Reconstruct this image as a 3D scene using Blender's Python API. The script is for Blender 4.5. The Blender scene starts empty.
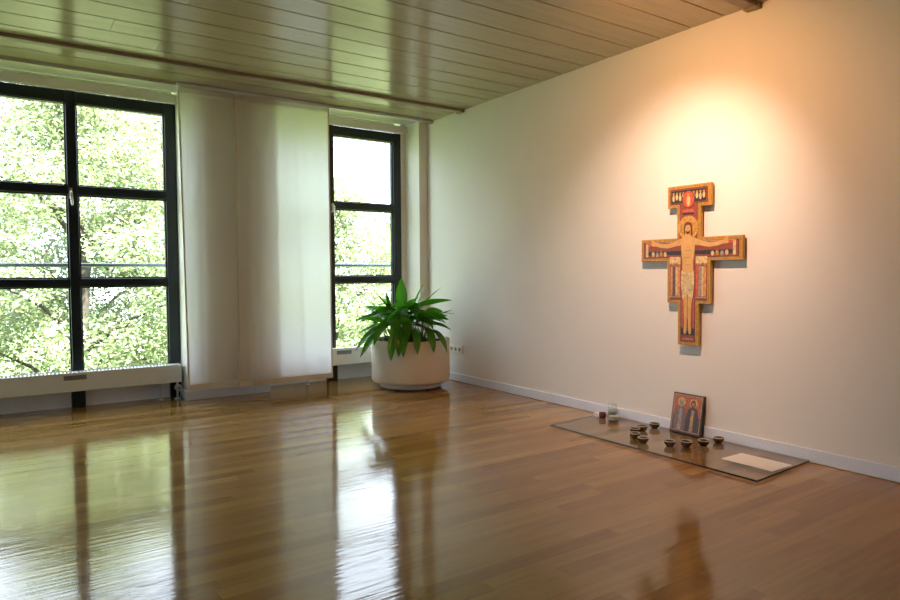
import bpy, bmesh, math, random
import numpy as np
from mathutils import Vector, Matrix
S = bpy.context.scene
COL = S.collection
R = math.radians

# ------------------------------------------------------------ camera
cam_d = bpy.data.cameras.new('camera'); cam = bpy.data.objects.new('camera', cam_d); COL.objects.link(cam)
F_PX = 656.8
cam_d.sensor_width = 36.0; cam_d.lens = F_PX / 900 * 36.0
yaw, pit, roll = R(34.366), R(2.334), R(-.371)
fw = Vector((math.sin(yaw)*math.cos(pit), math.cos(yaw)*math.cos(pit), -math.sin(pit)))
r0 = Vector((math.cos(yaw), -math.sin(yaw), 0)); u0 = r0.cross(fw)
rt = r0*math.cos(roll) + u0*math.sin(roll); up = rt.cross(fw)
cam.matrix_world = Matrix(((rt.x, up.x, -fw.x, 0), (rt.y, up.y, -fw.y, 0), (rt.z, up.z, -fw.z, 1.12), (0, 0, 0, 1)))
S.camera = cam
# ------------------------------------------------------------ world, sun, exposure
w = bpy.data.worlds.new('sky'); S.world = w; w.use_nodes = True
bg = w.node_tree.nodes['Background']; bg.inputs[0].default_value = (.76, .87, 1.0, 1); bg.inputs[1].default_value = 7.8
sd = bpy.data.lights.new('sun', 'SUN'); sd.energy = 58.0; sd.angle = R(1.0); sd.color = (1, .95, .82)
sun = bpy.data.objects.new('sun', sd); COL.objects.link(sun)
sun.rotation_euler = (R(38), 0, R(14))     # shines down and away from the room, over the roof
S.view_settings.view_transform = 'Standard'; S.view_settings.look = 'None'
S.view_settings.gamma = 1; S.view_settings.use_curve_mapping = False
S.view_settings.exposure = 0.0

# ------------------------------------------------------------ materials
def mat(name, col, rough=.6, metal=0, **kw):
    m = bpy.data.materials.new(name); m.use_nodes = True
    b = m.node_tree.nodes['Principled BSDF']
    b.inputs['Base Color'].default_value = (*col, 1); b.inputs['Roughness'].default_value = rough; b.inputs['Metallic'].default_value = metal
    for k, v in kw.items(): b.inputs[k.replace('_', ' ')].default_value = v
    return m
def nd(m, t, **kw):
    n = m.node_tree.nodes.new(t)
    for k, v in kw.items(): setattr(n, k, v)
    return n
def ln(m, a, b): m.node_tree.links.new(a, b)
def mth(m, op, a, b=None):
    n = nd(m, 'ShaderNodeMath', operation=op)
    for i, v in enumerate((a, b)):
        if v is None: continue
        if isinstance(v, (int, float)): n.inputs[i].default_value = v
        else: ln(m, v, n.inputs[i])
    return n.outputs[0]
def noisy(m, scale=8, amt=.15, bump=0, bscale=None, stretch=(1, 1, 1), rough=None):
    """gentle procedural mottling of colour and surface"""
    b = m.node_tree.nodes['Principled BSDF']; c = tuple(b.inputs['Base Color'].default_value)
    tc = nd(m, 'ShaderNodeTexCoord'); mp = nd(m, 'ShaderNodeMapping'); mp.inputs['Scale'].default_value = stretch
    ln(m, tc.outputs['Object'], mp.inputs[0])
    n = nd(m, 'ShaderNodeTexNoise'); n.inputs['Scale'].default_value = scale; n.inputs['Detail'].default_value = 4
    ln(m, mp.outputs[0], n.inputs[0])
    r = nd(m, 'ShaderNodeValToRGB'); r.color_ramp.elements[0].position = .3; r.color_ramp.elements[1].position = .7
    r.color_ramp.elements[0].color = (*[x*(1-amt) for x in c[:3]], 1); r.color_ramp.elements[1].color = (*[min(1, x*(1+amt)) for x in c[:3]], 1)
    ln(m, n.outputs[0], r.inputs[0]); ln(m, r.outputs[0], b.inputs['Base Color'])
    if bump:
        n2 = nd(m, 'ShaderNodeTexNoise'); n2.inputs['Scale'].default_value = bscale or scale*4; n2.inputs['Detail'].default_value = 3
        ln(m, mp.outputs[0], n2.inputs[0])
        bp = nd(m, 'ShaderNodeBump'); bp.inputs['Strength'].default_value = bump; bp.inputs['Distance'].default_value = .01
        ln(m, n2.outputs[0], bp.inputs['Height']); ln(m, bp.outputs[0], b.inputs['Normal'])
    return m
M = {}
M['wall'] = noisy(mat('wall_plaster', (.72, .69, .655), .75), 1.2, .02, .12, 170)
M['pier'] = noisy(mat('pier_plaster', (.76, .74, .68), .7), 1.2, .02, .1, 170)
M['white'] = noisy(mat('white_lacquer', (.70, .72, .76), .4), 3, .03)
M['base'] = noisy(mat('skirting_paint', (.66, .71, .82), .4), 3, .03)
M['radiator'] = noisy(mat('radiator_enamel', (.74, .74, .70), .42), 4, .03)
M['frame'] = noisy(mat('window_frame_paint', (.006, .014, .024), .32), 5, .1)
M['bead'] = mat('aluminium_bead', (.6, .6, .55), .3, .8)
M['chrome'] = mat('satin_metal', (.62, .60, .56), .28, .9)
M['darkmetal'] = mat('badge_metal', (.22, .23, .24), .4, .5)
M['panel'] = noisy(mat('sill_panel', (.88, .90, .93), .5), 3, .04)
M['rail'] = noisy(mat('ceiling_rail_paint', (.26, .20, .14), .4), 4, .1)
M['black'] = mat('black_plastic', (.01, .01, .01), .5)
M['pot'] = noisy(mat('planter_laminate', (.70, .64, .54), .45), 3, .03)
M['soil'] = noisy(mat('clay_pebbles', (.06, .03, .018), .9), 40, .6, .8, 60)
M['socket'] = mat('socket_plastic', (.78, .76, .70), .35)
M['hole'] = mat('socket_recess', (.16, .15, .14), .5)
M['ext'] = noisy(mat('facade_render', (.55, .53, .5), .85), 3, .06)
M['bark'] = noisy(mat('bark', (.035, .030, .024), .9), 12, .3, .5, 30)
M['steel'] = mat('railing_steel', (.20, .24, .30), .45, .3)
M['paper'] = None

def glass_mat(name, tint, ior):
    m = bpy.data.materials.new(name); m.use_nodes = True; nt = m.node_tree; nt.nodes.clear()
    o = nd(m, 'ShaderNodeOutputMaterial'); mx = nd(m, 'ShaderNodeMixShader'); fr = nd(m, 'ShaderNodeFresnel'); fr.inputs[0].default_value = ior
    t = nd(m, 'ShaderNodeBsdfTransparent'); t.inputs[0].default_value = (*tint, 1)
    g = nd(m, 'ShaderNodeBsdfGlossy'); g.inputs['Roughness'].default_value = 0.01
    # Fresnel from either side of the pane
    geo = nd(m, 'ShaderNodeNewGeometry'); inv = mth(m, 'SUBTRACT', 1.0, geo.outputs['Backfacing'])
    ln(m, mth(m, 'MULTIPLY', fr.outputs[0], inv), mx.inputs[0]); ln(m, t.outputs[0], mx.inputs[1]); ln(m, g.outputs[0], mx.inputs[2]); ln(m, mx.outputs[0], o.inputs[0])
    return m
M['glass'] = glass_mat('window_glass', (.985, .995, .99), 1.45)
M['plate'] = glass_mat('floor_glass', (.95, .965, .97), 2.2)
M['jar'] = glass_mat('jar_glass', (.975, .985, .98), 1.6)
M['plate_edge'] = mat('glass_edge', (.008, .012, .010), .2)

def cloth_mat():
    m = bpy.data.materials.new('curtain_cloth'); m.use_nodes = True; nt = m.node_tree; nt.nodes.clear()
    o = nd(m, 'ShaderNodeOutputMaterial'); mx = nd(m, 'ShaderNodeMixShader'); mx.inputs[0].default_value = .62
    d = nd(m, 'ShaderNodeBsdfDiffuse'); t = nd(m, 'ShaderNodeBsdfTranslucent')
    d.inputs[0].default_value = (.88, .78, .62, 1); t.inputs[0].default_value = (.95, .97, 1.0, 1)
    tc = nd(m, 'ShaderNodeTexCoord'); mp = nd(m, 'ShaderNodeMapping'); mp.inputs['Scale'].default_value = (60, 60, 6)
    n = nd(m, 'ShaderNodeTexNoise'); n.inputs['Scale'].default_value = 8; bp = nd(m, 'ShaderNodeBump'); bp.inputs['Strength'].default_value = .12; bp.inputs['Distance'].default_value = .003
    ln(m, tc.outputs['Object'], mp.inputs[0]); ln(m, mp.outputs[0], n.inputs[0]); ln(m, n.outputs[0], bp.inputs['Height']); ln(m, bp.outputs[0], d.inputs['Normal'])
    ln(m, d.outputs[0], mx.inputs[1]); ln(m, t.outputs[0], mx.inputs[2]); ln(m, mx.outputs[0], o.inputs[0])
    return m
M['cloth'] = cloth_mat()
M['hem'] = noisy(mat('curtain_hem', (.70, .62, .50), .8), 20, .05)

def leaf_mat(name, c1, c2, trans, rough, mixf):
    m = bpy.data.materials.new(name); m.use_nodes = True; nt = m.node_tree
    b = nt.nodes['Principled BSDF']; o = nt.nodes['Material Output']; b.inputs['Roughness'].default_value = rough
    g = nd(m, 'ShaderNodeNewGeometry'); r = nd(m, 'ShaderNodeValToRGB')
    r.color_ramp.elements[0].color = (*c1, 1); r.color_ramp.elements[1].color = (*c2, 1)
    ln(m, g.outputs['Random Per Island'], r.inputs[0]); ln(m, r.outputs[0], b.inputs['Base Color'])
    t = nd(m, 'ShaderNodeBsdfTranslucent'); t.inputs[0].default_value = (*trans, 1)
    mx = nd(m, 'ShaderNodeMixShader'); mx.inputs[0].default_value = mixf
    ln(m, b.outputs[0], mx.inputs[1]); ln(m, t.outputs[0], mx.inputs[2]); ln(m, mx.outputs[0], o.inputs[0])
    return m
M['leaf'] = leaf_mat('tree_leaf', (.09, .15, .07), (.37, .41, .25), (.29, .34, .17), .45, .35)
M['houseleaf'] = leaf_mat('house_leaf', (.018, .085, .010), (.075, .27, .025), (.09, .42, .015), .24, .32)
M['grass'] = noisy(mat('lawn', (.16, .24, .06), .9), .8, .3, .3, 20)

def floor_mat():
    m = bpy.data.materials.new('strip_parquet'); m.use_nodes = True
    b = m.node_tree.nodes['Principled BSDF']
    g = nd(m, 'ShaderNodeNewGeometry'); sp = nd(m, 'ShaderNodeSeparateXYZ'); ln(m, g.outputs['Position'], sp.inputs[0])
    W_, L_ = .0815, .95
    yy = mth(m, 'DIVIDE', sp.outputs[1], W_); row = mth(m, 'FLOOR', yy); fy = mth(m, 'FRACT', yy)
    wn = nd(m, 'ShaderNodeTexWhiteNoise', noise_dimensions='1D'); ln(m, row, wn.inputs['W'])
    xx = mth(m, 'ADD', mth(m, 'DIVIDE', sp.outputs[0], L_), mth(m, 'MULTIPLY', wn.outputs[0], 7.0)); cell = mth(m, 'FLOOR', xx); fx = mth(m, 'FRACT', xx)
    cb = nd(m, 'ShaderNodeCombineXYZ'); ln(m, row, cb.inputs[0]); ln(m, cell, cb.inputs[1])
    w2 = nd(m, 'ShaderNodeTexWhiteNoise', noise_dimensions='3D'); ln(m, cb.outputs[0], w2.inputs['Vector'])
    r = nd(m, 'ShaderNodeValToRGB'); e = r.color_ramp.elements
    e[0].position = 0; e[0].color = (.245, .13, .036, 1); e[1].position = 1; e[1].color = (.41, .245, .080, 1)
    k = e.new(.15); k.color = (.285, .155, .044, 1); k = e.new(.75); k.color = (.345, .20, .060, 1)
    ln(m, w2.outputs[0], r.inputs[0])
    # grain
    mp = nd(m, 'ShaderNodeMapping'); mp.inputs['Scale'].default_value = (2.5, 45, 1); av = nd(m, 'ShaderNodeVectorMath', operation='ADD')
    ln(m, g.outputs['Position'], av.inputs[0]); ln(m, w2.outputs['Color'], av.inputs[1]); ln(m, av.outputs[0], mp.inputs[0])
    n = nd(m, 'ShaderNodeTexNoise'); n.inputs['Scale'].default_value = 1; n.inputs['Detail'].default_value = 5; ln(m, mp.outputs[0], n.inputs[0])
    mr = nd(m, 'ShaderNodeMapRange'); mr.inputs[1].default_value = .3; mr.inputs[2].default_value = .7; mr.inputs[3].default_value = .86; mr.inputs[4].default_value = 1.12; ln(m, n.outputs[0], mr.inputs[0])
    # seams
    ey = mth(m, 'MINIMUM', fy, mth(m, 'SUBTRACT', 1.0, fy)); ex = mth(m, 'MINIMUM', fx, mth(m, 'SUBTRACT', 1.0, fx))
    sy = mth(m, 'GREATER_THAN', ey, .010); sx = mth(m, 'GREATER_THAN', ex, .0011)
    seam = mth(m, 'ADD', mth(m, 'MULTIPLY', mth(m, 'MULTIPLY', sy, sx), .18), .82)
    vm = nd(m, 'ShaderNodeVectorMath', operation='SCALE'); ln(m, r.outputs[0], vm.inputs[0]); ln(m, mth(m, 'MULTIPLY', mr.outputs[0], seam), vm.inputs['Scale'])
    ln(m, vm.outputs[0], b.inputs['Base Color'])
    # lacquer: each strip slightly tilted and dished
    w3 = nd(m, 'ShaderNodeTexNoise'); mp3 = nd(m, 'ShaderNodeMapping'); mp3.inputs['Scale'].default_value = (3, 42, 1); ln(m, g.outputs['Position'], mp3.inputs[0]); ln(m, mp3.outputs[0], w3.inputs[0]); w3.inputs['Scale'].default_value = 1; w3.inputs['Detail'].default_value = 2
    tilt = mth(m, 'MULTIPLY', mth(m, 'SUBTRACT', w2.outputs[0], .5), fy)
    dish = mth(m, 'MULTIPLY', mth(m, 'MULTIPLY', fy, mth(m, 'SUBTRACT', 1.0, fy)), .5)
    h = mth(m, 'ADD', mth(m, 'MULTIPLY', tilt, .04), mth(m, 'MULTIPLY', w3.outputs[0], .85))
    bp = nd(m, 'ShaderNodeBump'); bp.inputs['Strength'].default_value = 1; bp.inputs['Distance'].default_value = .0010; ln(m, h, bp.inputs['Height'])
    ln(m, bp.outputs[0], b.inputs['Normal'])
    b.inputs['Roughness'].default_value = .085
    b.inputs['IOR'].default_value = 1.60
    return m
M['floor'] = floor_mat()

def board_mat():
    m = bpy.data.materials.new('ceiling_board'); m.use_nodes = True
    b = m.node_tree.nodes['Principled BSDF']
    g = nd(m, 'ShaderNodeNewGeometry'); mp = nd(m, 'ShaderNodeMapping'); mp.inputs['Scale'].default_value = (1.2, 16, 1); ln(m, g.outputs['Position'], mp.inputs[0])
    n = nd(m, 'ShaderNodeTexNoise'); n.inputs['Scale'].default_value = 1; n.inputs['Detail'].default_value = 6; n.inputs['Distortion'].default_value = 1.2; ln(m, mp.outputs[0], n.inputs[0])
    r = nd(m, 'ShaderNodeValToRGB'); r.color_ramp.elements[0].position = .3; r.color_ramp.elements[1].position = .7
    r.color_ramp.elements[0].color = (.36, .30, .22, 1); r.color_ramp.elements[1].color = (.43, .36, .265, 1)
    ln(m, n.outputs[0], r.inputs[0]); ln(m, r.outputs[0], b.inputs['Base Color'])
    b.inputs['Roughness'].default_value = .17; b.inputs['IOR'].default_value = 1.85
    bp = nd(m, 'ShaderNodeBump'); bp.inputs['Strength'].default_value = .25; bp.inputs['Distance'].default_value = .0004; ln(m, n.outputs[0], bp.inputs['Height']); ln(m, bp.outputs[0], b.inputs['Normal'])
    return m
M['board'] = board_mat()
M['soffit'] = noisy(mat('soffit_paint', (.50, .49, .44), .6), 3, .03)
M['gap'] = mat('board_gap', (.05, .035, .02), .8)

# ------------------------------------------------------------ helpers
def obj(name, bm, m, parent=None, smooth=False, bevel=0):
    me = bpy.data.meshes.new(name)
    if isinstance(bm, tuple): me.from_pydata(*bm)
    else:
        bmesh.ops.recalc_face_normals(bm, faces=bm.faces); bm.to_mesh(me); bm.free()
    o = bpy.data.objects.new(name, me); COL.objects.link(o)
    for x in (m if isinstance(m, (list, tuple)) else [m]): me.materials.append(x)
    if smooth:
        for p in me.polygons: p.use_smooth = True
    if bevel:
        b = o.modifiers.new('bevel', 'BEVEL'); b.width = bevel; b.segments = 2; b.limit_method = 'ANGLE'
    if parent: o.parent = parent
    return o
def thing(name, label, cat, loc=(0, 0, 0), group=None):
    o = bpy.data.objects.new(name, None); COL.objects.link(o); o.location = loc; o.empty_display_size = .1
    return tag(o, label, cat, group)
def tag(o, label, cat, group=None, kind=None):
    o['label'] = label; o['category'] = cat
    if group: o['group'] = group
    if kind: o['kind'] = kind
    return o
def struct(o): o['kind'] = 'structure'; return o
def box(bm, x0, x1, y0, y1, z0, z1, mi=0):
    vs = [bm.verts.new((x, y, z)) for x in (x0, x1) for y in (y0, y1) for z in (z0, z1)]
    for f in ((0, 1, 3, 2), (4, 6, 7, 5), (0, 4, 5, 1), (2, 3, 7, 6), (0, 2, 6, 4), (1, 5, 7, 3)):
        bm.faces.new([vs[i] for i in f]).material_index = mi
def BX(*bs):
    bm = bmesh.new()
    for b in bs: box(bm, *b)
    return bm
def lathe(bm, prof, c=(0, 0, 0), n=48, cap=True, mi=0):
    rings = []
    for r, z in prof:
        rings.append([bm.verts.new((c[0]+r*math.cos(2*math.pi*i/n), c[1]+r*math.sin(2*math.pi*i/n), c[2]+z)) for i in range(n)])
    for a, b in zip(rings, rings[1:]):
        for i in range(n): bm.faces.new((a[i], a[(i+1) % n], b[(i+1) % n], b[i])).material_index = mi
    if cap:
        bm.faces.new(rings[0][::-1]); bm.faces.new(rings[-1])
    return bm
def LA(prof, c=(0, 0, 0), n=48, cap=True): return lathe(bmesh.new(), prof, c, n, cap)
def tube(bm, pts, rad, n=10, mi=0):
    pts = [Vector(p) for p in pts]; rr = rad if isinstance(rad, (list, tuple)) else [rad]*len(pts)
    rings = []; prev = None
    for i, p in enumerate(pts):
        d = (pts[min(i+1, len(pts)-1)] - pts[max(i-1, 0)]).normalized()
        a = prev if prev and abs(prev.dot(d)) < .95 else (Vector((0, 0, 1)) if abs(d.z) < .9 else Vector((1, 0, 0)))
        s = (a - d*a.dot(d)).normalized(); t = d.cross(s); prev = s
        rings.append([bm.verts.new(p + (s*math.cos(2*math.pi*k/n) + t*math.sin(2*math.pi*k/n))*rr[i]) for k in range(n)])
    for a, b in zip(rings, rings[1:]):
        for k in range(n): bm.faces.new((a[k], a[(k+1) % n], b[(k+1) % n], b[k])).material_index = mi
    bm.faces.new(rings[0][::-1]).material_index = mi; bm.faces.new(rings[-1]).material_index = mi
    return bm
def TU(pts, rad, n=10): return tube(bmesh.new(), pts, rad, n)

# ------------------------------------------------------------ room shell
WX, XL, YB, YF, ZC = 3.892, -3.6, -2.6, 6.12, 2.76
YG = 6.36   # face of the window frames
struct(obj('floor', BX((XL-.2, WX+.2, YB-.2, 6.50, -.15, 0)), M['floor']))
struct(obj('wall_right', BX((WX, WX+.2, YB-.2, 6.60, 0, 3.05)), M['wall']))
struct(obj('wall_front', BX((XL-.2, WX, YB-.2, YB, 0, 3.05)), M['wall']))
LW = [(2.2, 3.1)]          # unseen opening added in the left wall to daylight the right wall
b_ = []
ys = [YB] + [v for a in LW for v in a] + [6.60]
for i in range(0, len(ys), 2): b_.append((XL-.2, XL, ys[i], ys[i+1], 0, 3.05))
for a, b in LW: b_ += [(XL-.2, XL, a, b, 0, .3), (XL-.2, XL, a, b, 2.66, 3.05)]
struct(obj('wall_left', BX(*b_), M['wall']))
bm = BX((XL, -2.38, YF, 6.50, 0, 2.80), (-.70, -.32, YF, 6.50, 0, 2.80), (1.348, 2.10, YF, 6.50, 0, 2.80))
pil = [bm.verts.new(p) for z in (0, 2.80) for p in ((3.790, YF, z), (WX, YF, z), (WX, 6.50, z), (3.752, 6.50, z), (3.752, YG, z))]
bm.faces.new(pil[:5]); bm.faces.new(pil[5:])
for i in range(5): bm.faces.new((pil[i], pil[(i+1) % 5], pil[5+(i+1) % 5], pil[5+i]))

struct(obj('wall_back', bm, M['pier']))
struct(obj('trim_1', BX((-2.38, -.70, 6.30, YG, 2.662, 2.735), (-.32, 1.348, 6.30, YG, 2.662, 2.735), (2.10, 3.752, 6.30, YG, 2.662, 2.735)), M['pier']))   # blind box strip over the frames
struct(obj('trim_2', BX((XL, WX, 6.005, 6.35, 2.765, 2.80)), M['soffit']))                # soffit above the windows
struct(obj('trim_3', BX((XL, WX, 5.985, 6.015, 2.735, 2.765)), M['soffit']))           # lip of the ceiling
# ceiling of long boards with open joints
pitch = .2445; edges = []; y = 2.539
while y > YB: y -= pitch
rnd = random.Random(5); bm = bmesh.new(); joints = []
while y < 5.985:
    a, b = max(y, YB), min(y+pitch, 5.985)
    if b - a > .02:
        x = XL - rnd.uniform(0, 3)
        while x < WX:
            x2 = x + 3.6
            box(bm, max(x, XL)+.0006, min(x2, WX)-.0006, a+.0055, b-.0055, ZC, ZC+.02)
            x = x2
    y += pitch
ceil_ = struct(obj('ceiling', bm, M['board'], bevel=.0012))
struct(obj('ceiling_backing', BX((XL-.2, WX+.2, YB-.2, 6.60, 2.80, 3.05)), M['gap'])).name = 'trim_4'
# skirting
struct(obj('baseboard_right', BX((WX-.016, WX, YB, YF, .003, .080)), M['base'], bevel=.003))
struct(obj('baseboard_back', BX((1.345, 2.10, YF-.016, YF, .003, .086), (1.333, 1.348, YF-.016, 6.35, .003, .086), (-.70, -.32, YF-.016, YF, .003, .086), (3.790, WX-.017, YF-.016, YF, .003, .080)), M['base'], bevel=.003))
# ground and storey below, outside
struct(obj('ground', BX((-45, 60, -30, 80, -4.7, -4.5)), M['grass']))
struct(obj('wall_lower', BX((XL-.2, WX+.2, YB-.2, 6.50, -4.5, -.16)), M['ext']))

# ------------------------------------------------------------ windows
def window(n, x0, x1, mx, handle_x, panes=True):
    """three rows of panes either side of a mullion; frame from floor to head"""
    t = struct(bpy.data.objects.new('window_%d' % n, None)); COL.objects.link(t); t.location = (0, 0, 0)
    zt, gt = 2.662, 2.567; yf, yb = YG, YG+.075
    jl, jr = x0+.088, x1-.093
    bm = BX((x0, jl, yf, yb, 0, zt), (jr, x1, yf, yb, 0, zt), (mx-.038, mx+.038, yf-.006, yb, .25, zt), (mx-.052, mx+.052, yf-.006, yb, 0, .25),
            (jl, jr, yf, yb, gt, zt), (jl, jr, yf, yb, 1.802, 1.875), (jl, jr, yf, yb, 1.026, 1.094), (jl, jr, yf, yb, .165, .30))
    obj('window_frame', bm, M['frame'], t, bevel=.004)
    obj('glazing_bead', BX(*[(a+.012, b-.012, yf+.02, yf+.026, gt-.012, gt-.006) for a, b in ((jl, mx-.038), (mx+.038, jr))]), M['bead'], t)
    obj('sash_frame', BX(*[q for (a, b) in ((jl, mx-.038), (mx+.038, jr)) for (z0, z1) in ((.30, 1.026), (1.094, 1.802), (1.875, gt))
                           for q in ((a, a+.012, yf+.022, yb-.01, z0, z1), (b-.012, b, yf+.022, yb-.01, z0, z1), (a+.012, b-.012, yf+.03, yb-.01, z1-.012, z1), (a+.012, b-.012, yf+.03, yb-.01, z0, z0+.012))]), M['frame'], t)
    for (a, b) in ((jl, mx-.038), (mx+.038, jr)):
        for (z0, z1) in ((.30, 1.026), (1.094, 1.802), (1.875, gt)):
            obj('pane', BX((a+.012, b-.012, yf+.045, yf+.051, z0+.012, z1-.012)), M['glass'], t)
        obj('lower_panel', BX((a, b, yf+.05, yf+.07, 0, .165)), M['panel'], t)
    if handle_x:
        h = obj('window_handle', BX((handle_x-.013, handle_x+.013, yf-.016, yf-.006, 1.765, 1.855)), M['chrome'], t, bevel=.003)
        obj('lever', TU([(handle_x, yf-.02, 1.82), (handle_x, yf-.048, 1.82), (handle_x+.004, yf-.052, 1.80), (handle_x+.006, yf-.052, 1.72), (handle_x+.006, yf-.052, 1.705)], [.009, .009, .010, .009, .006], 12), M['chrome'], h, True)
    return t
window(1, -.32, 1.348, .521, .505)
window(2, 2.10, 3.70, 2.855, 2.872)
window(3, -2.38, -.70, -1.54, -1.52)  # unseen window further along the wall, added for its daylight
# window_2 sits against a plaster return on its right
struct(obj('trim_5', BX((3.70, 3.752, YG, 6.50, .0, 2.80)), M['pier']))
for k, (a, b) in enumerate(LW):
    t = struct(bpy.data.objects.new('window_%d' % (4+k), None)); COL.objects.link(t)  # window added out of view, only to let daylight in
    m_ = (a+b)/2
    obj('window_frame', BX((XL-.12, XL-.05, a, a+.08, .30, 2.66), (XL-.12, XL-.05, b-.08, b, .30, 2.66), (XL-.12, XL-.05, m_-.05, m_+.05, .38, 2.58), (XL-.12, XL-.05, a+.08, b-.08, .30, .38), (XL-.12, XL-.05, a+.08, b-.08, 2.58, 2.66)), M['frame'], t)
    for q, (p0, p1) in enumerate(((a+.08, m_-.05), (m_+.05, b-.08))): obj('pane', BX((XL-.09, XL-.084, p0, p1, .38, 2.58)), M['glass'], t)

# ------------------------------------------------------------ spotlight and rails on the ceiling
def rail(y, lab):
    t = thing('ceiling_rail', lab, 'rail', (0, y, ZC))
    obj('rail_profile', BX((XL+.02, WX-.035, -.040, .040, -.026, 0)), M['rail'], t, bevel=.003)
    obj('end_bracket', BX((WX-.06, WX-.012, -.044, .044, -.034, 0)), M['rail'], t, bevel=.003)
    return t
rail(5.44, 'brown ceiling rail running just in front of the windows')
rail(2.335, 'dark ceiling rail ending at the right wall near the upper frame edge')
sx, sy = 2.62, 2.40
t = thing('track_spotlight', 'small black spotlight clipped to the ceiling rail, aimed at the cross', 'spotlight', (sx, sy, 2.737))
obj('adapter', BX((-.04, .04, -.065, .02, -.018, 0)), M['black'], t, bevel=.003)
obj('arm', TU([(0, 0, -.015), (0, 0, -.075)], .007), M['black'], t, True)
src = Vector((sx, sy, 2.64)); aim = Vector((WX, 2.86, 1.30)); dv = (aim-src).normalized()
hd = bmesh.new(); tube(hd, [Vector((0, 0, -.097)) - dv*.05, Vector((0, 0, -.097)) - dv*.04, Vector((0, 0, -.097)) + dv*.05], [.02, .03, .036], 24)
bmesh.ops.delete(hd, geom=[f for f in hd.faces if len(f.verts) > 4 and f.calc_center_median().dot(dv) > (Vector((0, 0, -.097))).dot(dv)], context='FACES_ONLY')
obj('lamp_head', hd, M['black'], t, True)
ld = bpy.data.lights.new('spot_bulb', 'SPOT'); lo = bpy.data.objects.new('spot_bulb', ld); COL.objects.link(lo)
ld.energy = 160; ld.color = (1.0, .73, .58); ld.spot_size = R(80); ld.spot_blend = 1.0; ld.shadow_soft_size = .018
lo.location = src + dv*.056; lo.rotation_euler = dv.to_track_quat('-Z', 'Y').to_euler()

ld2 = bpy.data.lights.new('added_spill', 'SPOT'); lo2 = bpy.data.objects.new('added_spill', ld2); COL.objects.link(lo2)  # second lamp added in the spotlight head for a wide warm spill
ld2.energy = 84; ld2.color = (1.0, .42, .13); ld2.spot_size = R(165); ld2.spot_blend = 1.0; ld2.shadow_soft_size = .03
lo2.location = src + dv*.058; lo2.rotation_euler = lo.rotation_euler

# ------------------------------------------------------------ radiators
def radiator(x0, x1, z0, z1, badge, lab, valve):
    yf, yb = 6.215, 6.335
    t = thing('radiator', lab, 'radiator', ((x0+x1)/2, 6.27, 0), 'low convectors under the windows'); c = t.location
    def P(name, bm, m, **k):
        o = obj(name, bm, m, t, **k); o.data.transform(Matrix.Translation(-c)); return o
    P('front_panel', BX((x0, x1, yf, yf+.02, z0, z1)), M['radiator'], bevel=.004)
    P('casing', BX((x0+.002, x1-.002, yf+.02, yb, z0+.004, z0+.02), (x0, x0+.012, yf+.02, yb, z0+.02, z1-.004), (x1-.012, x1, yf+.02, yb, z0+.02, z1-.004), (x0, x1, yb-.01, yb, z0+.02, z1-.002)), M['radiator'])
    bm = bmesh.new(); n = int((x1-x0)/.028)
    for i in range(n):
        x = x0+.014+i*(x1-x0-.028)/n; box(bm, x, x+.014, yf+.022, yb-.012, z1-.03, z1-.003)
    P('top_grille', bm, M['white'])
    P('badge', BX((badge, badge+.165, yf-.006, yf, z1-.060, z1-.022)), M['darkmetal'], bevel=.002)
    for fx in ((x1-.165,) if valve else (x0+.42, )):
        P('foot', BX((fx-.006, fx+.006, 6.27, 6.29, 0.001, z0+.004), (fx-.02, fx+.02, 6.26, 6.30, 0.001, .008)), M['white'])
    if valve:
        v = P('valve', LA([(.001, -.028), (.026, -.028), (.030, -.018), (.030, .012), (.022, .022), (.022, .04)], n=24), M['white'], smooth=False)
        v.data.transform(Matrix.Translation(c) ); v.data.transform(Matrix.Rotation(R(90), 4, 'X') ); v.data.transform(Matrix.Translation((x1-.03, 6.23, .108)) ); v.data.transform(Matrix.Translation(-c))
        k = P('valve_cap', TU([(x1-.03, 6.199, .108), (x1-.03, 6.190, .108)], .016, 20), M['black'])
        P('supply_pipe', TU([(x1-.03, 6.26, .005), (x1-.03, 6.26, .10), (x1-.03, 6.262, z0+.01)], [.010, .010, .010]), M['white'], smooth=True)
        P('pipe_collar', LA([(.001, .001), (.028, .001), (.026, .012), (.012, .018), (.001, .018)], (x1-.03, 6.26, 0), 24), M['white'], smooth=True)
    return t
radiator(-.30, 1.322, .160, .318, .405, 'long low white convector with valve under the large left window', True)
radiator(2.12, 3.68, .178, .350, 2.835, 'low white convector under the narrow window behind the planter', False)

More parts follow.
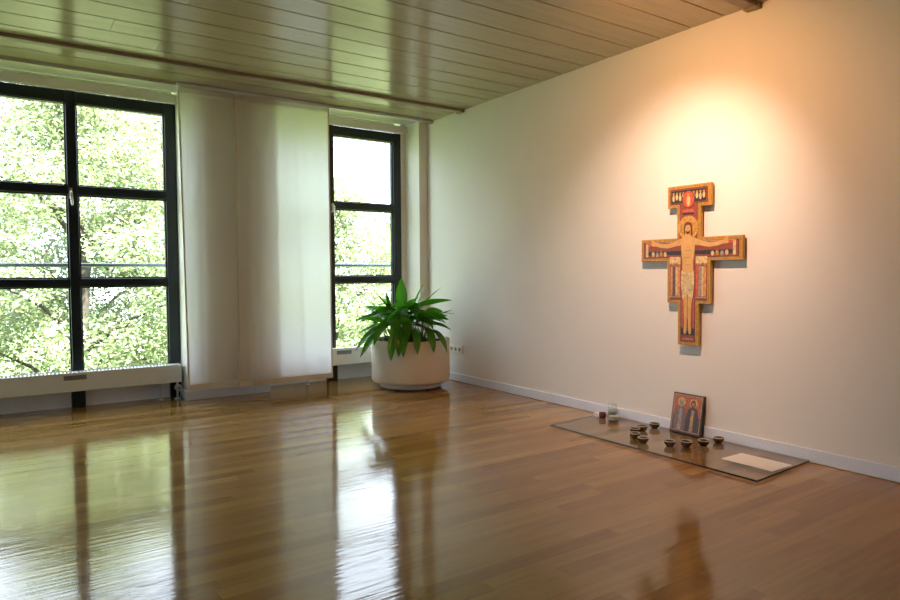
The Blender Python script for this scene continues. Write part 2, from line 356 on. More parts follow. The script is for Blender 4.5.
# ------------------------------------------------------------ panel curtains
def curtain(x0, x1, y, ztop, zbot, amp, seed, lab, slant=0.0):
    t = thing('panel_curtain', lab, 'curtain', ((x0+x1)/2, y, 0), 'white panel curtains'); cx = (x0+x1)/2
    rn = random.Random(seed); ph = [rn.uniform(0, 6.3) for _ in range(4)]
    nx, nz = 60, 40; bm = bmesh.new(); g = []
    for j in range(nz+1):
        z = zbot + (ztop-zbot)*j/nz; k = 1-.75*(j/nz)**2; row = []
        for i in range(nx+1):
            u = i/nx; x = x0+(x1-x0)*u + slant*(1-u)*(1-j/nz)
            d = amp*k*(math.sin(u*9+ph[0]) + .6*math.sin(u*17+ph[1]+z*.3) + .3*math.sin(u*31+ph[2]-z*.5)) - amp*1.1*k*math.exp(-((u-.16-.02*z)/.022)**2) + amp*.9*k*math.exp(-((u-.72+.03*z)/.03)**2)
            row.append(bm.verts.new((x-cx, d, z)))
        g.append(row)
    pts_ = [[tuple(v.co) for v in row] for row in g]
    for j in range(nz):
        for i in range(nx): bm.faces.new((g[j][i], g[j][i+1], g[j+1][i+1], g[j+1][i]))
    o = obj('cloth', bm, M['cloth'], t, True); s = o.modifiers.new('thick', 'SOLIDIFY'); s.thickness = .0015; s.offset = 0
    # hem pocket following the lower edge, header tape at the top
    for nm, za, zb in (('bottom_hem', zbot-.004, zbot+.042), ('header_tape', ztop-.035, ztop+.004)):
        bm = bmesh.new(); r = []
        for i in range(nx+1):
            u = i/nx; x = x0+(x1-x0)*u + (slant*(1-u) if nm == 'bottom_hem' else 0); kk = 1 if nm == 'bottom_hem' else .25
            d = amp*kk*(math.sin(u*9+ph[0]) + .6*math.sin(u*17+ph[1]) + .3*math.sin(u*31+ph[2]))
            r.append([bm.verts.new((x-cx, d+dy, z)) for dy in (-.006, .006) for z in (za, zb)])
        for a, b in zip(r, r[1:]):
            for p, q in ((0, 1), (1, 3), (3, 2), (2, 0)): bm.faces.new((a[p], a[q], b[q], b[p]))
        bm.faces.new([r[0][i] for i in (0, 2, 3, 1)]); bm.faces.new([r[-1][i] for i in (0, 1, 3, 2)])
        obj(nm, bm, M['hem'] if nm == 'bottom_hem' else M['cloth'], t)
    for side in (0, 1):
        col_ = [g_[-1 if side else 0] for g_ in pts_]; s_ = -1 if side else 1
        bm = bmesh.new(); r = [[bm.verts.new((p[0]+s_*dx, p[1]+dy, p[2])) for dx, dy in ((0, -.0025), (.014, -.0025), (.014, .0025), (0, .0025))] for p in col_]
        for a, b in zip(r, r[1:]):
            for q in range(4): bm.faces.new((a[q], a[(q+1) % 4], b[(q+1) % 4], b[q]))
        bm.faces.new(r[0]); bm.faces.new(r[-1]); obj('side_hem', bm, M['hem'], t)
    return t
curtain(1.295, 2.172, 6.004, 2.722, .115, .0035, 2, 'creamy rear panel curtain, its free edge beside the large left window', .035)
curtain(1.762, 2.672, 5.968, 2.722, .105, .0075, 7, 'front white panel curtain glowing in front of the second window')
t = thing('curtain_track', 'slim white curtain track under the ceiling edge above the curtains', 'curtain track', (0, 0, 0))
obj('track_profile', BX((1.28, 3.74, 5.955, 5.984, 2.728, 2.755)), M['white'], t)

# ------------------------------------------------------------ planter with plant
PX, PY = 3.345, 5.59
t = thing('potted_plant', 'leafy green plant in a big round cream planter before the narrow window', 'potted plant', (PX, PY, 0))
PR = .388; PZ = .478
obj('planter_pot', LA([(.001, .060), (PR-.04, .060), (PR-.016, .064), (PR-.004, .078), (PR, .097), (PR, PZ-.006), (PR-.004, PZ), (PR-.012, PZ), (PR-.016, PZ-.006), (PR-.016, PZ-.05), (.001, PZ-.05)], n=96, cap=False), M['pot'], t, True)
va = math.atan2(-PY, -PX) + R(3)   # towards the room
sv = Vector((math.cos(va), math.sin(va), 0))
obj('seam_strip', TU([sv*(PR+.0005)+Vector((0, 0, .08)), sv*(PR+.0005)+Vector((0, 0, PZ-.01))], .003, 8), M['pot'], t)
obj('plinth_ring', LA([(.001, .012), (.297, .012), (.304, .016), (.304, .062), (.001, .062)], n=64), M['white'], t)
for k in range(5):
    a = va + R(72*k+36); p = Vector((math.cos(a), math.sin(a), 0))*.255
    q = Vector((-p.y, p.x, 0)).normalized()*.014
    obj('caster', TU([p-q+Vector((0, 0, .0185)), p+q+Vector((0, 0, .0185))], .018, 16), M['black'], t)
bm = bmesh.new(); rn = random.Random(3)
lathe(bm, [(.001, PZ-.048), (PR-.017, PZ-.048), (PR-.02, PZ-.034), (.2, PZ-.026), (.001, PZ-.022)], n=48, cap=False)
for i in range(260):
    r_ = (PR-.035)*math.sqrt(rn.random()); a = rn.uniform(0, 6.283)
    bmesh.ops.create_icosphere(bm, subdivisions=1, radius=rn.uniform(.007, .012), matrix=Matrix.Translation((r_*math.cos(a), r_*math.sin(a), PZ-.026)))
so = obj('soil', bm, M['soil'], t, True); so['kind'] = 'stuff'

def leaf_blade(bm, p0, d0, length, width, droop, twist=0, n=9):
    """lance-shaped blade with a folded midrib, bending under its own weight"""
    p = Vector(p0); d = Vector(d0).normalized(); rows = []
    side0 = d.cross(Vector((0, 0, 1))); side0 = side0.normalized() if side0.length > .05 else Vector((1, 0, 0))
    st = length/n
    for i in range(n+1):
        u = i/n; wdt = width*(math.sin(math.pi*min(1, u**.80))**.85 if 0 < u < 1 else 0) + .0012
        side = (side0 - d*side0.dot(d)).normalized(); nrm = side.cross(d).normalized()
        s2 = side*math.cos(twist) + nrm*math.sin(twist); n2 = s2.cross(d).normalized()
        rows.append([bm.verts.new(p + s2*(-wdt/2) + n2*wdt*.16), bm.verts.new(p + s2*(-wdt/4) + n2*wdt*.05), bm.verts.new(p), bm.verts.new(p + s2*(wdt/4) + n2*wdt*.05), bm.verts.new(p + s2*(wdt/2) + n2*wdt*.16)])
        p = p + d*st
        d = (d + Vector((0, 0, -droop*st*6))).normalized()
    for a, b in zip(rows, rows[1:]):
        for k in range(4): bm.faces.new((a[k], a[k+1], b[k+1], b[k]))
fol = bmesh.new(); stm = bmesh.new(); rn = random.Random(21)
V = lambda *a: Vector(a)
# local axes as seen from the room: e_r = to the right, e_f = towards the viewer
e_f = Vector((-math.sin(R(31)), -math.cos(R(31)), 0)); e_r = Vector((math.cos(R(31)), -math.sin(R(31)), 0))
def stem_leaf(base, joint, tipdir, L, Wd, droop, tw=0):
    base = (base[0]-.03, base[1], base[2]); joint = (joint[0]-(.06 if joint[0] < .1 else .05), joint[1], joint[2]); L *= 1.06
    b = e_r*base[0] + e_f*base[1] + V(0, 0, base[2]); j = e_r*joint[0] + e_f*joint[1] + V(0, 0, joint[2])
    tube(stm, [b, (b+j)/2 + V(0, 0, .012), j], [.0045, .004, .0028], 6)
    leaf_blade(fol, j, e_r*tipdir[0] + e_f*tipdir[1] + V(0, 0, tipdir[2]), L, Wd, droop, tw)
Z0 = PZ-.03
hero = [ # base, joint, direction, length, width, droop, twist  (right, front, up)
 ((-.05, 0, Z0), (-.02, .02, .76), (-.02, -.1, 1), .30, .115, .05, .3), ((.00, .02, Z0), (.07, .04, .74), (.42, .1, 1), .29, .115, .06, -.2), ((-.05, .02, Z0), (-.12, .04, .72), (-.55, .1, .8), .27, .100, .10, .2),
 ((-.10, 0, Z0), (-.15, .02, .68), (-.10, .1, 1), .26, .085, .10, .2), ((-.08, .05, Z0), (-.04, .10, .74), (-.9, .4, .18), .36, .100, .35, .5),
 ((.08, 0, Z0), (.08, .05, .78), (1, .05, .30), .38, .100, .10, .6), ((.1, 0, Z0), (.16, .02, .80), (.75, .0, .75), .26, .034, .08, .3),
 ((.1, 0, Z0), (.12, -.05, .78), (.35, -.2, .9), .20, .05, .1, .2), ((.12, .05, Z0), (.18, .05, .72), (1, .05, .08), .30, .038, .10, .2),
 ((.12, .05, Z0), (.12, .12, .72), (.95, .3, .1), .30, .100, .50, .4), ((.15, 0, Z0), (.18, .05, .66), (1, .1, -.15), .28, .045, .25, .3),
 ((.05, .1, Z0), (.02, .16, .73), (.85, .5, .1), .34, .105, .5, .3), ((-.18, 0, Z0), (-.22, .05, .68), (-.95, .1, .12), .26, .095, .30, .4),
 ((-.2, .05, Z0), (-.20, .08, .68), (-1, .1, .15), .24, .085, .45, .3), ((-.2, .08, Z0), (-.21, .12, .62), (-.8, .2, -.55), .34, .105, .20, .4),
 ((-.2, .1, Z0), (-.22, .14, .60), (-.6, .3, -.7), .34, .095, .15, .3), ((-.15, .1, Z0), (-.20, .16, .58), (-.7, .5, -.5), .32, .085, .3, .4),
 ((-.05, .15, Z0), (-.04, .24, .68), (-.35, .9, -.3), 0.29, .090, .9, .3), ((-.02, .2, Z0), (-.03, .31, .61), (-.12, 1, -.3), 0.31, .090, 1.5, .1),
 ((-.02, .2, Z0), (-.08, .32, .56), (-.3, 1, -.4), 0.29, .080, 1.6, .2), ((-.02, .2, Z0), (-.01, .32, .57), (.02, 1, -.3), 0.27, .085, 1.7, .1),
 ((.05, .2, Z0), (.10, .30, .60), (.1, 1, -.3), 0.28, .080, 1.6, -.1), ((.15, .15, Z0), (.20, .26, .60), (.4, .9, -.3), 0.28, .075, 1.3, -.3),
 ((.18, .15, Z0), (.24, .22, .58), (.7, .7, -.2), .30, .065, .9, -.2), ((-.1, .1, Z0), (-.02, .16, .74), (-.8, .5, -.25), .34, .085, .25, -.7),
 ((0, .1, Z0), (.04, .14, .80), (-.75, .6, -.25), .30, .075, .30, -.7), ((0, .1, Z0), (.06, .14, .74), (.7, .4, .1), .30, .115, .4, .4),
 ((-.1, .15, Z0), (-.12, .2, .64), (-.6, .8, .0), .33, .085, .8, .3), ((-.12, .12, Z0), (-.25, .05, .74), (-.6, .1, .8), .20, .034, .1, .2),
 ((-.12, .12, Z0), (-.18, .05, .72), (-.35, .1, .9), .18, .03, .1, .2), ((.05, .15, Z0), (.05, .22, .66), (-.3, .9, -.4), .34, .095, .9, .5),
]
for h in hero: stem_leaf(*h)
for i in range(84):
    a = rn.uniform(0, 6.283); rr = rn.uniform(.02, .25); bx, by = rr*math.cos(a), rr*math.sin(a)
    up_ = rn.uniform(.08, .27)*(1-rr*1.5) + .05
    j = (bx*1.25, by*1.25, Z0+.04+up_)
    a2 = a + rn.uniform(-.9, .9)
    stem_leaf((bx*.8, by*.8, Z0), j, (math.cos(a2), math.sin(a2), rn.uniform(-.25, .75)), rn.uniform(.16, .27), rn.uniform(.055, .095), rn.uniform(.1, .5), rn.uniform(-.9, .9))
lim = WX - PX - .025
for v in fol.verts:                       # leaves that reach the wall bend along it
    if v.co.x > lim - .06: v.co.x = lim - .06 + .055*(1 - math.exp(-(v.co.x - lim + .06)/.055))
obj('foliage', fol, M['houseleaf'], t, True)
obj('stems', stm, mat('leaf_stalk', (.06, .16, .03), .5), t, True)

# ------------------------------------------------------------ wall sockets
t = thing('socket_plate', 'white triple wall socket plate low on the right wall behind the planter', 'wall socket', (WX, 5.578, .334))
obj('cover_plate', BX((-.010, 0, -.118, .118, -.041, .041)), M['socket'], t, bevel=.003)
for k in (-1, 0, 1):
    s_ = obj('socket_insert', TU([(-.0100, k*.072, 0), (-.0125, k*.072, 0)], .027, 24), M['socket'], t)
    h_ = obj('socket_well', TU([(-.0125, k*.072, 0), (-.0130, k*.072, 0)], .0195, 24), M['hole'], s_)

# ------------------------------------------------------------ painted cross
CXX, CY = 3.846, 2.764         # front plane, centre line
def paint(name, col, rough=.42, amt=.32, sc=55, **k): return noisy(mat(name, col, rough, **k), sc, amt)
gold = paint('gold_leaf_paint', (.50, .225, .022), .38, .3, 45, metal=.15); goldd = paint('gold_edge', (.50, .26, .035), .4, .2)
redp = paint('red_ochre_paint', (.24, .045, .02), .45, .3); red2 = paint('vermilion_paint', (.55, .07, .02), .45)
blackp = paint('black_paint', (.022, .014, .012), .45); skin = paint('pale_ochre_paint', (.58, .32, .09), .45, .10, 20)
cream = paint('cream_paint', (.58, .42, .19), .45); hairp = paint('brown_paint', (.12, .035, .015), .5)
bluep = paint('slate_paint', (.07, .075, .10), .5); orangep = paint('orange_paint', (.60, .22, .05), .45); grayp = paint('stone_grey_paint', (.30, .25, .19), .5)
def poly(bm, pts, d0, d1, mi=0):
    """extrude an outline given in (right, up) on the wall; d = distance in front of the board face"""
    a = [bm.verts.new((-d0, -u, v)) for u, v in pts]; b = [bm.verts.new((-d1, -u, v)) for u, v in pts]; n = len(pts)
    bm.faces.new(a).material_index = mi; bm.faces.new(b[::-1]).material_index = mi
    for i in range(n): bm.faces.new((a[i], a[(i+1) % n], b[(i+1) % n], b[i])).material_index = mi
def ell(cx, cy, rx, ry, n=32): return [(cx+rx*math.cos(2*math.pi*i/n), cy+ry*math.sin(2*math.pi*i/n)) for i in range(n)]
def rect(x0, x1, y0, y1): return [(x0, y0), (x1, y0), (x1, y1), (x0, y1)]
def outline(ins):
    tb, st, ar, mb, lo_ = .168-ins, .092-ins, .394-ins, .168-ins, .080-ins
    z = [1.705-ins, 1.556+ins, 1.350-ins, 1.193+ins, .905+ins, .620+ins]
    h = [(tb, z[0]), (tb, z[1]), (st, z[1]), (st, z[2]), (ar, z[2]), (ar, z[3]), (mb, z[3]), (mb, z[4]), (lo_, z[4]), (lo_, z[5])]
    return h + [(-x, y) for x, y in reversed(h)]
t = thing('painted_cross', 'large gold and red painted wooden cross hanging on the right wall', 'cross', (CXX, CY, 0))
bm = bmesh.new(); poly(bm, outline(0), -.028, 0); obj('board', bm, goldd, t, bevel=.002)
bm = bmesh.new()
poly(bm, outline(.003), 0, .0012, 0)
poly(bm, outline(.022), .0012, .0020, 2)
poly(bm, outline(.026), .0020, .0026, 1)
# beading dots round the gold border
ol = outline(.0125)
for i in range(len(ol)):
    a = Vector(ol[i]); b = Vector(ol[(i+1) % len(ol)]); n = max(1, int((b-a).length/.013))
    for k in range(n):
        c = a.lerp(b, (k+.5)/n); poly(bm, ell(c.x, c.y, .0032, .0032, 6), .0012, .0019, 3)
obj('painted_border', bm, [gold, redp, blackp, hairp], t)
bm = bmesh.new()   # plain colour fields: 0 red, 1 vermilion, 2 black, 3 cream, 4 slate, 5 orange, 6 grey, 7 gold
A = .0026
poly(bm, rect(-.135, .135, 1.588, 1.672), A, A+.0006, 2)
for k in range(10):
    u = -.118+k*.0262
    if abs(u) > .035: poly(bm, ell(u, 1.622+.008*(k % 2), .010, .022, 14), A+.0006, A+.0012, 3); poly(bm, ell(u, 1.652, .0075, .009, 12), A+.0006, A+.0013, 7)
poly(bm, ell(0, 1.608, .050, .060), A+.0006, A+.0014, 2); poly(bm, ell(0, 1.608, .045, .055), A+.0014, A+.0019, 1)
poly(bm, ell(0, 1.60, .014, .038, 18), A+.0019, A+.0024, 3); poly(bm, ell(0, 1.637, .009, .011, 14), A+.0019, A+.0025, 7)
poly(bm, rect(-.045, .045, 1.520, 1.540), A, A+.0006, 1); poly(bm, rect(-.045, .045, 1.505, 1.518), A, A+.0006, 2)
poly(bm, rect(-.352, .352, 1.302, 1.318), A, A+.0006, 1); poly(bm, rect(-.352, .352, 1.235, 1.262), A, A+.0006, 2)
poly(bm, rect(-.352, .352, 1.3215, 1.3245), A, A+.0006, 3)
for s in (-1, 1):
    poly(bm, rect(*sorted((s*.330, s*.350)), 1.225, 1.318), A+.0006, A+.0010, 3)
    for k in range(4): poly(bm, ell(s*(.185+k*.034), 1.240+.004*(k % 2), .012, .017, 14), A+.0006, A+.0012, (3, 7, 6, 3)[k])
    poly(bm, rect(*sorted((s*.060, s*.146)), 1.176, 1.222), A+.0001, A+.0008, 3)
    poly(bm, rect(*sorted((s*.056, s*.146)), .944, .952), A, A+.0008, 6)
cols = [[(-.140, 5), (-.120, 4), (-.098, 3), (-.079, 5)], [(.062, 1), (.083, 6), (.104, 3), (.124, 5)]]
for c_ in cols:
    for u, ci in c_:
        poly(bm, rect(u, u+.017, .956, 1.155), A, A+.0009, ci)
        poly(bm, ell(u+.0085, 1.172, .0085, .013, 14), A+.0009, A+.0015, 3 if ci != 3 else 7)
        poly(bm, ell(u+.0085, 1.168, .0050, .008, 12), A+.0015, A+.0019, 0)
poly(bm, rect(-.052, .052, .690, .735), A, A+.0006, 2); poly(bm, rect(-.050, .050, .652, .676), A, A+.0006, 0)
for s in (-1, 1): poly(bm, rect(*sorted((s*.040, s*.048)), .745, .935), A, A+.0006, 1)
for k in range(6): poly(bm, ell(-.036+k*.0145, .662, .0055, .008, 10), A+.0006, A+.0010, 6)
obj('painted_panels', bm, [redp, red2, blackp, cream, bluep, orangep, grayp, gold], t)
B = .0045
bm = bmesh.new(); poly(bm, ell(0, 1.418, .080, .080, 40), A, A+.0014, 0)
for k in range(20):
    a = k*math.pi/10; poly(bm, ell(.070*math.cos(a), 1.418+.070*math.sin(a), .004, .004, 8), A+.0014, A+.0018, 1)
obj('painted_halo', bm, [gold, cream], t)
bm = bmesh.new()   # simple standing figure with outstretched arms
half = [(.017, 1.372), (.040, 1.352), (.090, 1.332), (.160, 1.312), (.220, 1.314), (.268, 1.328), (.292, 1.346), (.300, 1.340), (.290, 1.322), (.305, 1.312), (.288, 1.300), (.262, 1.300), (.220, 1.288), (.160, 1.282), (.095, 1.295), (.054, 1.300),
        (.050, 1.240), (.042, 1.190), (.043, 1.140), (.046, 1.110), (.040, 1.00), (.030, .88), (.026, .76), (.030, .725), (.028, .700), (.014, .695), (.006, .72), (.005, .80)]
poly(bm, half + [(-x, y) for x, y in reversed(half)], A+.0014, B+.0012, 0)
poly(bm, ell(-.001, 1.410, .022, .031, 24), A+.0014, B+.0026, 0)
poly(bm, [(-.030, 1.375), (-.034, 1.41), (-.026, 1.445), (0, 1.458), (.026, 1.445), (.034, 1.41), (.034, 1.365), (.024, 1.36), (.022, 1.41), (.014, 1.434), (-.014, 1.434), (-.022, 1.41), (-.024, 1.375)], B+.0012, B+.0034, 1)
poly(bm, [(-.017, 1.405), (-.014, 1.382), (0, 1.374), (.014, 1.382), (.017, 1.405), (.008, 1.392), (-.008, 1.392)], B+.0012, B+.0034, 1)
for s in (-1, 1): poly(bm, ell(s*.008, 1.417, .0035, .0022, 10), B+.0026, B+.0031, 1)
poly(bm, rect(-.0015, .0015, 1.400, 1.414), B+.0026, B+.0031, 1)
for v, hw in ((1.262, .040), (1.215, .036), (1.165, .034)): poly(bm, rect(-hw*.6, hw*.6, v, v+.0020), B+.0012, B+.0015, 1)
poly(bm, rect(-.0018, .0018, .72, 1.0), B+.0012, B+.0015, 1)
o = obj('painted_figure', bm, [skin, hairp], t)
bm = bmesh.new(); poly(bm, [(-.050, 1.125), (0, 1.108), (.050, 1.125), (.052, 1.04), (.040, .935), (.010, .955), (0, .97), (-.010, .955), (-.040, .935), (-.052, 1.04)], B+.0012, B+.0022)
for k in range(-3, 4):
    if k: poly(bm, [(k*.012-.001, 1.10), (k*.012+.001, 1.10), (k*.009+.001, .965), (k*.009-.001, .965)], B+.0022, B+.0026, 1)
obj('painted_loincloth', bm, [cream, grayp], o)
for z_ in (1.28, .78): obj('wall_bracket', BX((.028, WX-CXX-.001, -.02, .02, z_-.03, z_+.03)), M['darkmetal'], t)

# ------------------------------------------------------------ glass plate on the floor and what stands on it
GT = .016
t = thing('glass_plate', 'large clear glass plate lying on the floor below the cross', 'glass plate', (0, 0, 0))
gp = [(3.268, 3.497), (3.866, 3.548), (3.866, 1.948), (3.268, 1.916)]
def slab(pts, z0, z1):
    bm = bmesh.new(); a = [bm.verts.new((*p, z0)) for p in pts]; b = [bm.verts.new((*p, z1)) for p in pts]; n = len(pts)
    bm.faces.new(a); bm.faces.new(b[::-1])
    for i in range(n): bm.faces.new((a[i], a[(i+1) % n], b[(i+1) % n], b[i]))
    return bm
cc = Vector((3.567, 2.73)); ins = []
for p in gp: ins.append((p[0] + (.002 if p[0] < cc.x else -.002), p[1] + (.002 if p[1] < cc.y else -.002)))
obj('glass_sheet', slab(ins, .006, GT), M['plate'], t)
pale_edge = mat('pale_glass_edge', (.30, .33, .28), .2)  # same glass as the dark edges; their lighter look is put into colour
for i in range(4):      # ends: far left, wall side, near right, room side
    j = (i+1) % 4
    obj('polished_edge', slab([gp[i], gp[j], ins[j], ins[i]], .006, GT), pale_edge if i in (0, 1) else M['plate_edge'], t)
for px in (3.31, 3.83):
    for py in (1.99, 2.73, 3.46): obj('clear_pad', LA([(.001, .0005), (.010, .0005), (.010, .006), (.001, .006)], (px, py, 0), 16), M['jar'], t)

# icon
wood = noisy(mat('icon_wood', (.035, .018, .012), .4), 14, .3)
t = thing('icon_panel', 'small square painted icon of two haloed figures leaning on the wall', 'icon', (3.815, 2.764, GT+.001))
th = math.atan2(WX-3.815-.024, .275)
t.rotation_euler = (0, th, 0)
Ih = .119
bm = bmesh.new(); box(bm, 0, .020, -Ih, Ih, 0, .272); obj('wooden_panel', bm, wood, t, bevel=.0015)
def P2(bm, pts, a, b, mi=0): poly(bm, pts, a, b, mi)
bm = bmesh.new()
P2(bm, rect(-.112, .112, .012, .262), 0, .0008, 0); P2(bm, rect(-.106, .106, .120, .256), .0008, .0014, 1); P2(bm, rect(-.106, .106, .018, .120), .0008, .0014, 2)
P2(bm, rect(-.106, .106, .090, .122), .0014, .0016, 4)
obj('painted_ground', bm, [paint('ochre_border', (.34, .20, .09), .4), paint('icon_orange', (.36, .085, .022), .4), paint('icon_brown', (.10, .045, .03), .4), gold, bluep], t)
bm = bmesh.new()
for s, rb, sc_ in ((-1, 0, 1.0), (1, 1, 1.02)):
    cx = s*.047
    P2(bm, ell(cx, .212, .031, .031, 28), .0016, .0022, 2)
    P2(bm, [(cx-.040, .020), (cx+.040, .020), (cx+.044, .13), (cx+.036, .168), (cx+.012, .184), (cx-.012, .184), (cx-.036, .168), (cx-.044, .13)], .0022, .0030, 0 if rb == 0 else 1)
    P2(bm, [(cx-.014, .022), (cx+.012, .022), (cx+.014, .165), (cx-.008, .170)], .0030, .0036, 5 if rb == 0 else 6)
    P2(bm, rect(cx-.010, cx+.010, .090, .128), .0036, .0042, 2 if rb else 5)
    P2(bm, ell(cx, .207, .016, .021, 20), .0022, .0034, 3)
    P2(bm, [(cx-.019, .190), (cx-.019, .215), (cx-.010, .232), (cx+.010, .232), (cx+.019, .215), (cx+.019, .190), (cx+.013, .195), (cx+.012, .217), (cx-.012, .217), (cx-.013, .195)], .0034, .0042, 4 if rb else 5)
    P2(bm, ell(cx, .186, .010, .009, 14), .0034, .0040, 4 if rb else 5)
obj('painted_figures', bm, [paint('robe_mauve', (.16, .10, .09), .45), paint('robe_dark', (.05, .035, .035), .45), paint('halo_ochre', (.52, .28, .07), .4), paint('face_ochre', (.28, .15, .08), .45), hairp, paint('pale_grey_paint', (.30, .25, .21), .45), paint('ochre_cloth', (.33, .19, .08), .45)], t)

# bowls
bronze = noisy(mat('glazed_brown', (.10, .052, .024), .15, .35), 30, .25); rimm = mat('bowl_rim', (.62, .54, .44), .18, .5); inm = mat('bowl_inside', (.03, .018, .012), .35)
wax = mat('tea_light_wax', (.62, .55, .44), .4, Subsurface_Weight=.2); alu = mat('tea_light_cup', (.55, .54, .52), .3, .9)
def bowl():
    t = thing('candle_bowl', 'x', 'bowl', (0, 0, 0), 'small brown bowls on the glass plate')
    obj('bowl_body', LA([(.001, 0), (.021, 0), (.022, .003), (.024, .007), (.031, .014), (.0345, .023), (.0350, .033)], n=36, cap=False), bronze, t, True)
    obj('bowl_lining', LA([(.001, .006), (.019, .006), (.027, .013), (.0305, .023), (.0312, .033)], n=36, cap=False), inm, t, True)
    obj('bowl_rim', LA([(.0350, .033), (.0356, .0365), (.0335, .0385), (.0309, .0365), (.0312, .033)], n=36, cap=False), rimm, t, True)
    return t
proto = bowl()
spots = [((3.785, 2.985), 'brown bowl nearest the skirting board, left of the icon'),
         ((3.655, 2.985), 'brown bowl between the one at the skirting and the pair at the left'),
         ((3.555, 2.965), 'rear brown bowl of the close pair furthest left on the glass'),
         ((3.450, 2.878), 'front brown bowl of the close pair furthest left on the glass'),
         ((3.400, 2.770), 'brown bowl at the front of the left cluster near the glass edge'),
         ((3.468, 2.617), 'brown bowl in front of the icon, leftmost of the row of three'),
         ((3.543, 2.550), 'brown bowl in the middle of the row of three before the icon'),
         ((3.650, 2.500), 'brown bowl at the right end of the row of three before the icon'),
         ((3.790, 2.488), 'brown bowl standing alone near the skirting, right of the icon')]
def copy_tree(o, parent=None):
    c = o.copy(); COL.objects.link(c)
    if parent: c.parent = parent
    for ch in list(o.children): copy_tree(ch, c)
    return c
for i, ((x, y), lab) in enumerate(spots):
    o = proto if i == 0 else copy_tree(proto)
    o.location = (x, y, GT+.0005); o['label'] = lab
BOWLS = True

# glasses and box at the left end of the plate
def jar(name, x, y, r, h, lab, m, lid=False, inner=None):
    t = thing(name, lab, 'jar', (x, y, GT+.0005))
    obj('glass_wall', LA([(.001, 0), (r*.92, 0), (r, .004), (r, h*.82), (r*.9, h*.90), (r*.9, h), (r*.84, h), (r*.84, h*.90), (r*.93, h*.81), (r*.93, .008), (.001, .007)], n=32, cap=False), m, t, True)
    if inner: obj('wax_filling', LA([(.001, .0085), (r*.9, .0085), (r*.9, h*.4), (.001, h*.4)], n=24), inner, t)
    return t
jar('glass_jar', 3.742, 3.322, .041, .083, 'clear glass jar in front of the taller one at the plate end', M['jar'], inner=mat('pale_wax', (.42, .45, .38), .5))
jar('glass_jar', 3.822, 3.405, .035, .112, 'taller clear glass jar standing behind against the skirting', M['jar'], inner=mat('pale_wax_tall', (.45, .46, .42), .5))
t = thing('votive_glass', 'tiny dark red votive glass between white box and clear jars', 'votive glass', (3.735, 3.425, GT+.0005))
obj('glass_cup', LA([(.001, 0), (.020, 0), (.024, .004), (.026, .042), (.023, .042), (.021, .008), (.001, .007)], n=28, cap=False), mat('dark_red_glass', (.10, .012, .006), .15), t, True)
t = thing('matchbox', 'tiny white box at the far left corner of the glass plate', 'box', (3.752, 3.492, GT+.0005))
t.rotation_euler = (0, 0, R(12))
obj('box_sleeve', BX((-.022, .022, -.018, .018, 0, .028)), M['white'], t, bevel=.001)
obj('box_tray', BX((-.020, .020, -.022, .022, .003, .025)), M['paper'] or M['socket'], t)

# sheet of paper with faint lines of writing
pm = bpy.data.materials.new('printed_paper'); pm.use_nodes = True; b = pm.node_tree.nodes['Principled BSDF']
g = nd(pm, 'ShaderNodeTexCoord'); sp = nd(pm, 'ShaderNodeSeparateXYZ'); ln(pm, g.outputs['Object'], sp.inputs[0])
fl_ = mth(pm, 'FRACT', mth(pm, 'DIVIDE', sp.outputs[0], .0115)); on = mth(pm, 'LESS_THAN', fl_, .28)
nn = nd(pm, 'ShaderNodeTexNoise'); mp = nd(pm, 'ShaderNodeMapping'); mp.inputs['Scale'].default_value = (90, 160, 1); ln(pm, g.outputs['Object'], mp.inputs[0]); ln(pm, mp.outputs[0], nn.inputs[0]); nn.inputs['Scale'].default_value = 1
wd = mth(pm, 'GREATER_THAN', nn.outputs[0], .47)
mxr = nd(pm, 'ShaderNodeMix', data_type='RGBA'); ln(pm, mth(pm, 'MULTIPLY', mth(pm, 'MULTIPLY', on, wd), .55), mxr.inputs[0]); mxr.inputs[6].default_value = (.80, .79, .78, 1); mxr.inputs[7].default_value = (.25, .24, .24, 1)
ln(pm, mxr.outputs[2], b.inputs['Base Color']); b.inputs['Roughness'].default_value = .7
PAPER = [(3.552, 2.395), (3.742, 2.300), (3.742, 1.990), (3.560, 1.962)]
t = tag(obj('paper_sheet', BX((-.105, .105, -.155, .155, 0, .0006)), pm), 'printed white paper sheet lying on the right end of the glass plate', 'paper')
t.location = (3.584, 2.110, GT+.0004)

# ------------------------------------------------------------ outside: railing and trees
def railing(x0, x1, lab):
    t = thing('window_railing', lab, 'railing', ((x0+x1)/2, 6.62, 1.213), 'railings outside the windows'); h = (x1-x0)/2
    obj('top_rail', TU([(-h, 0, 0), (h, 0, 0)], .018, 14), M['steel'], t, True)
    for s in (-1, 1): obj('bracket', TU([(s*(h-.02), 0, 0), (s*(h-.02), -.118, 0)], .011, 10), M['steel'], t, True)
railing(-.40, 1.43, 'thin horizontal steel railing outside the large left window')
railing(2.02, 3.84, 'thin horizontal steel railing outside the narrow right window')

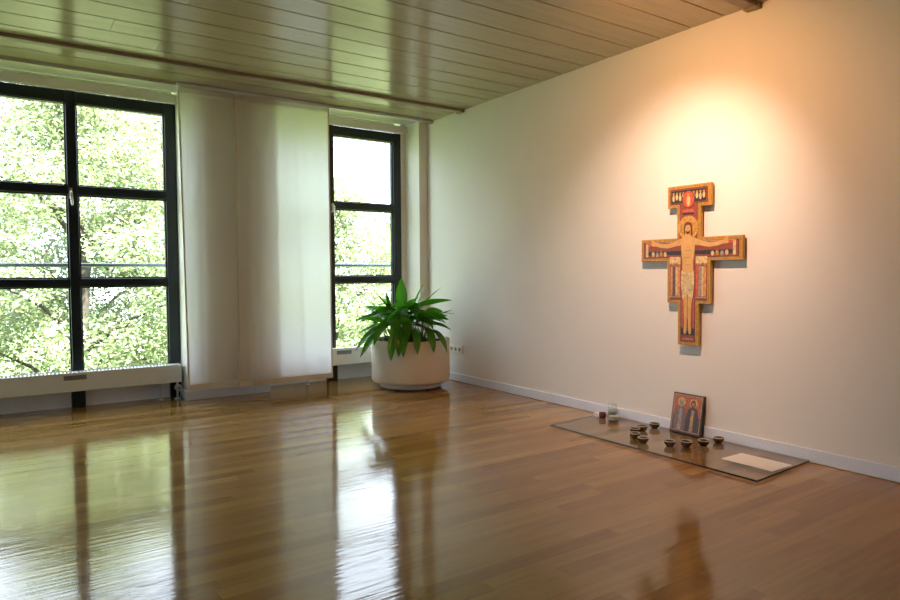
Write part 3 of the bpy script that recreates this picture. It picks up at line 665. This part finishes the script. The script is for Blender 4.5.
def leaf_cloud(name, clusters, n_per, size, seed, parent, mm):
    rg = np.random.default_rng(seed); P = []
    for (c, r) in clusters:
        n = int(n_per*(r[0]*r[1]))
        d = rg.normal(size=(n, 3)); d /= np.linalg.norm(d, axis=1)[:, None]
        rad = rg.uniform(.35, 1.05, n)**.7
        P.append(np.array(c) + d*rad[:, None]*np.array(r))
    P = np.concatenate(P); n = len(P)
    # leaves hang in layered sprays: mostly flat with random tilt
    a = rg.uniform(0, 2*np.pi, n); tilt = rg.normal(0, .55, n)
    u = np.stack([np.cos(a)*np.cos(tilt), np.sin(a)*np.cos(tilt), np.sin(tilt)], 1)
    nr = rg.normal(size=(n, 3))*.5 + np.array([0, -.25, 1]); v = np.cross(nr, u); v /= np.linalg.norm(v, axis=1)[:, None]
    nn_ = np.cross(u, v)
    s = (size*rg.uniform(.65, 1.3, n))[:, None]
    q = np.stack([P - u*s*.5, P + v*s*.30 + nn_*s*.06, P + u*s*.55 - nn_*s*.10, P - v*s*.30 + nn_*s*.06], 1).reshape(-1, 3)
    me = bpy.data.meshes.new(name); me.vertices.add(4*n); me.vertices.foreach_set('co', q.ravel())
    me.loops.add(4*n); me.loops.foreach_set('vertex_index', np.arange(4*n, dtype=np.int32))
    me.polygons.add(n); me.polygons.foreach_set('loop_start', np.arange(0, 4*n, 4, dtype=np.int32)); me.polygons.foreach_set('loop_total', np.full(n, 4, dtype=np.int32))
    me.update(calc_edges=True); me.materials.append(mm)
    o = bpy.data.objects.new(name, me); COL.objects.link(o); o.parent = parent
    return o
def tree(loc, h, r, seed, lab, n_cl=40, dens=1050, low=.12, size=.098, thin=0):
    t = thing('tree', lab, 'tree', (loc[0], loc[1], -4.5), 'trees outside the windows'); rn = random.Random(seed)
    bm = bmesh.new(); tube(bm, [(0, 0, -.02), (rn.uniform(-.1, .1), .05, h*.3), (rn.uniform(-.3, .3), rn.uniform(-.2, .2), h*.62), (rn.uniform(-.4, .4), 0, h*.9)], [.22*h/9, .17*h/9, .10*h/9, .03], 12)
    cl = []
    for i in range(n_cl):
        f = low + (1-low)*(i+.5)/n_cl; z = h*f
        env = math.sin(math.pi*min(1, max(.06, (f-low*.7)/(1-low*.7)))**.75) * .95 + .12
        a = i*2.4 + rn.uniform(-.4, .4); rr = r*env*rn.uniform(.35, .95)
        c = (rr*math.cos(a), rr*math.sin(a), z)
        cs = rn.uniform(.75, 1.25)*r*.36
        cl.append((c, (cs, cs, cs*.5)))
        if i % 2 == 0: tube(bm, [(0, 0, max(.5, z-rr*.6)), (c[0]*.5, c[1]*.5, z-rr*.22), c], [.055*h/9, .035*h/9, .012], 6)
    obj('trunk_and_branches', bm, M['bark'], t, True)
    leaf_cloud('crown', cl, dens, size, seed, t, M['leaf'])
    return t
tree((1.22, 15.0), 9.6, 2.9, 1, 'leafy green tree seen through the left panes of the large window')
tree((3.55, 16.8), 9.8, 2.9, 2, 'leafy green tree seen through the right panes of the large window')
tree((-3.6, 15.5), 10.2, 3.0, 3, 'leafy green tree left of the large window view')
tree((7.3, 16.0), 7.9, 2.5, 4, 'lower green tree filling the bottom of the narrow window')
tree((10.6, 17.5), 7.6, 2.5, 5, 'low green tree right of the narrow window view')
tree((1.8, 21.5), 10.8, 3.4, 6, 'tall tree standing behind, between the two large window trees')
tree((10.0, 23.0), 13.4, 2.6, 8, 'sparse tall tree behind, showing high in the narrow window', dens=260)
tree((-3.0, 22.5), 11.0, 3.4, 9, 'tall tree far behind at the left of the large window')
tree((15.5, 22.0), 9.0, 3.2, 10, 'distant tree at the far right beyond the narrow window')
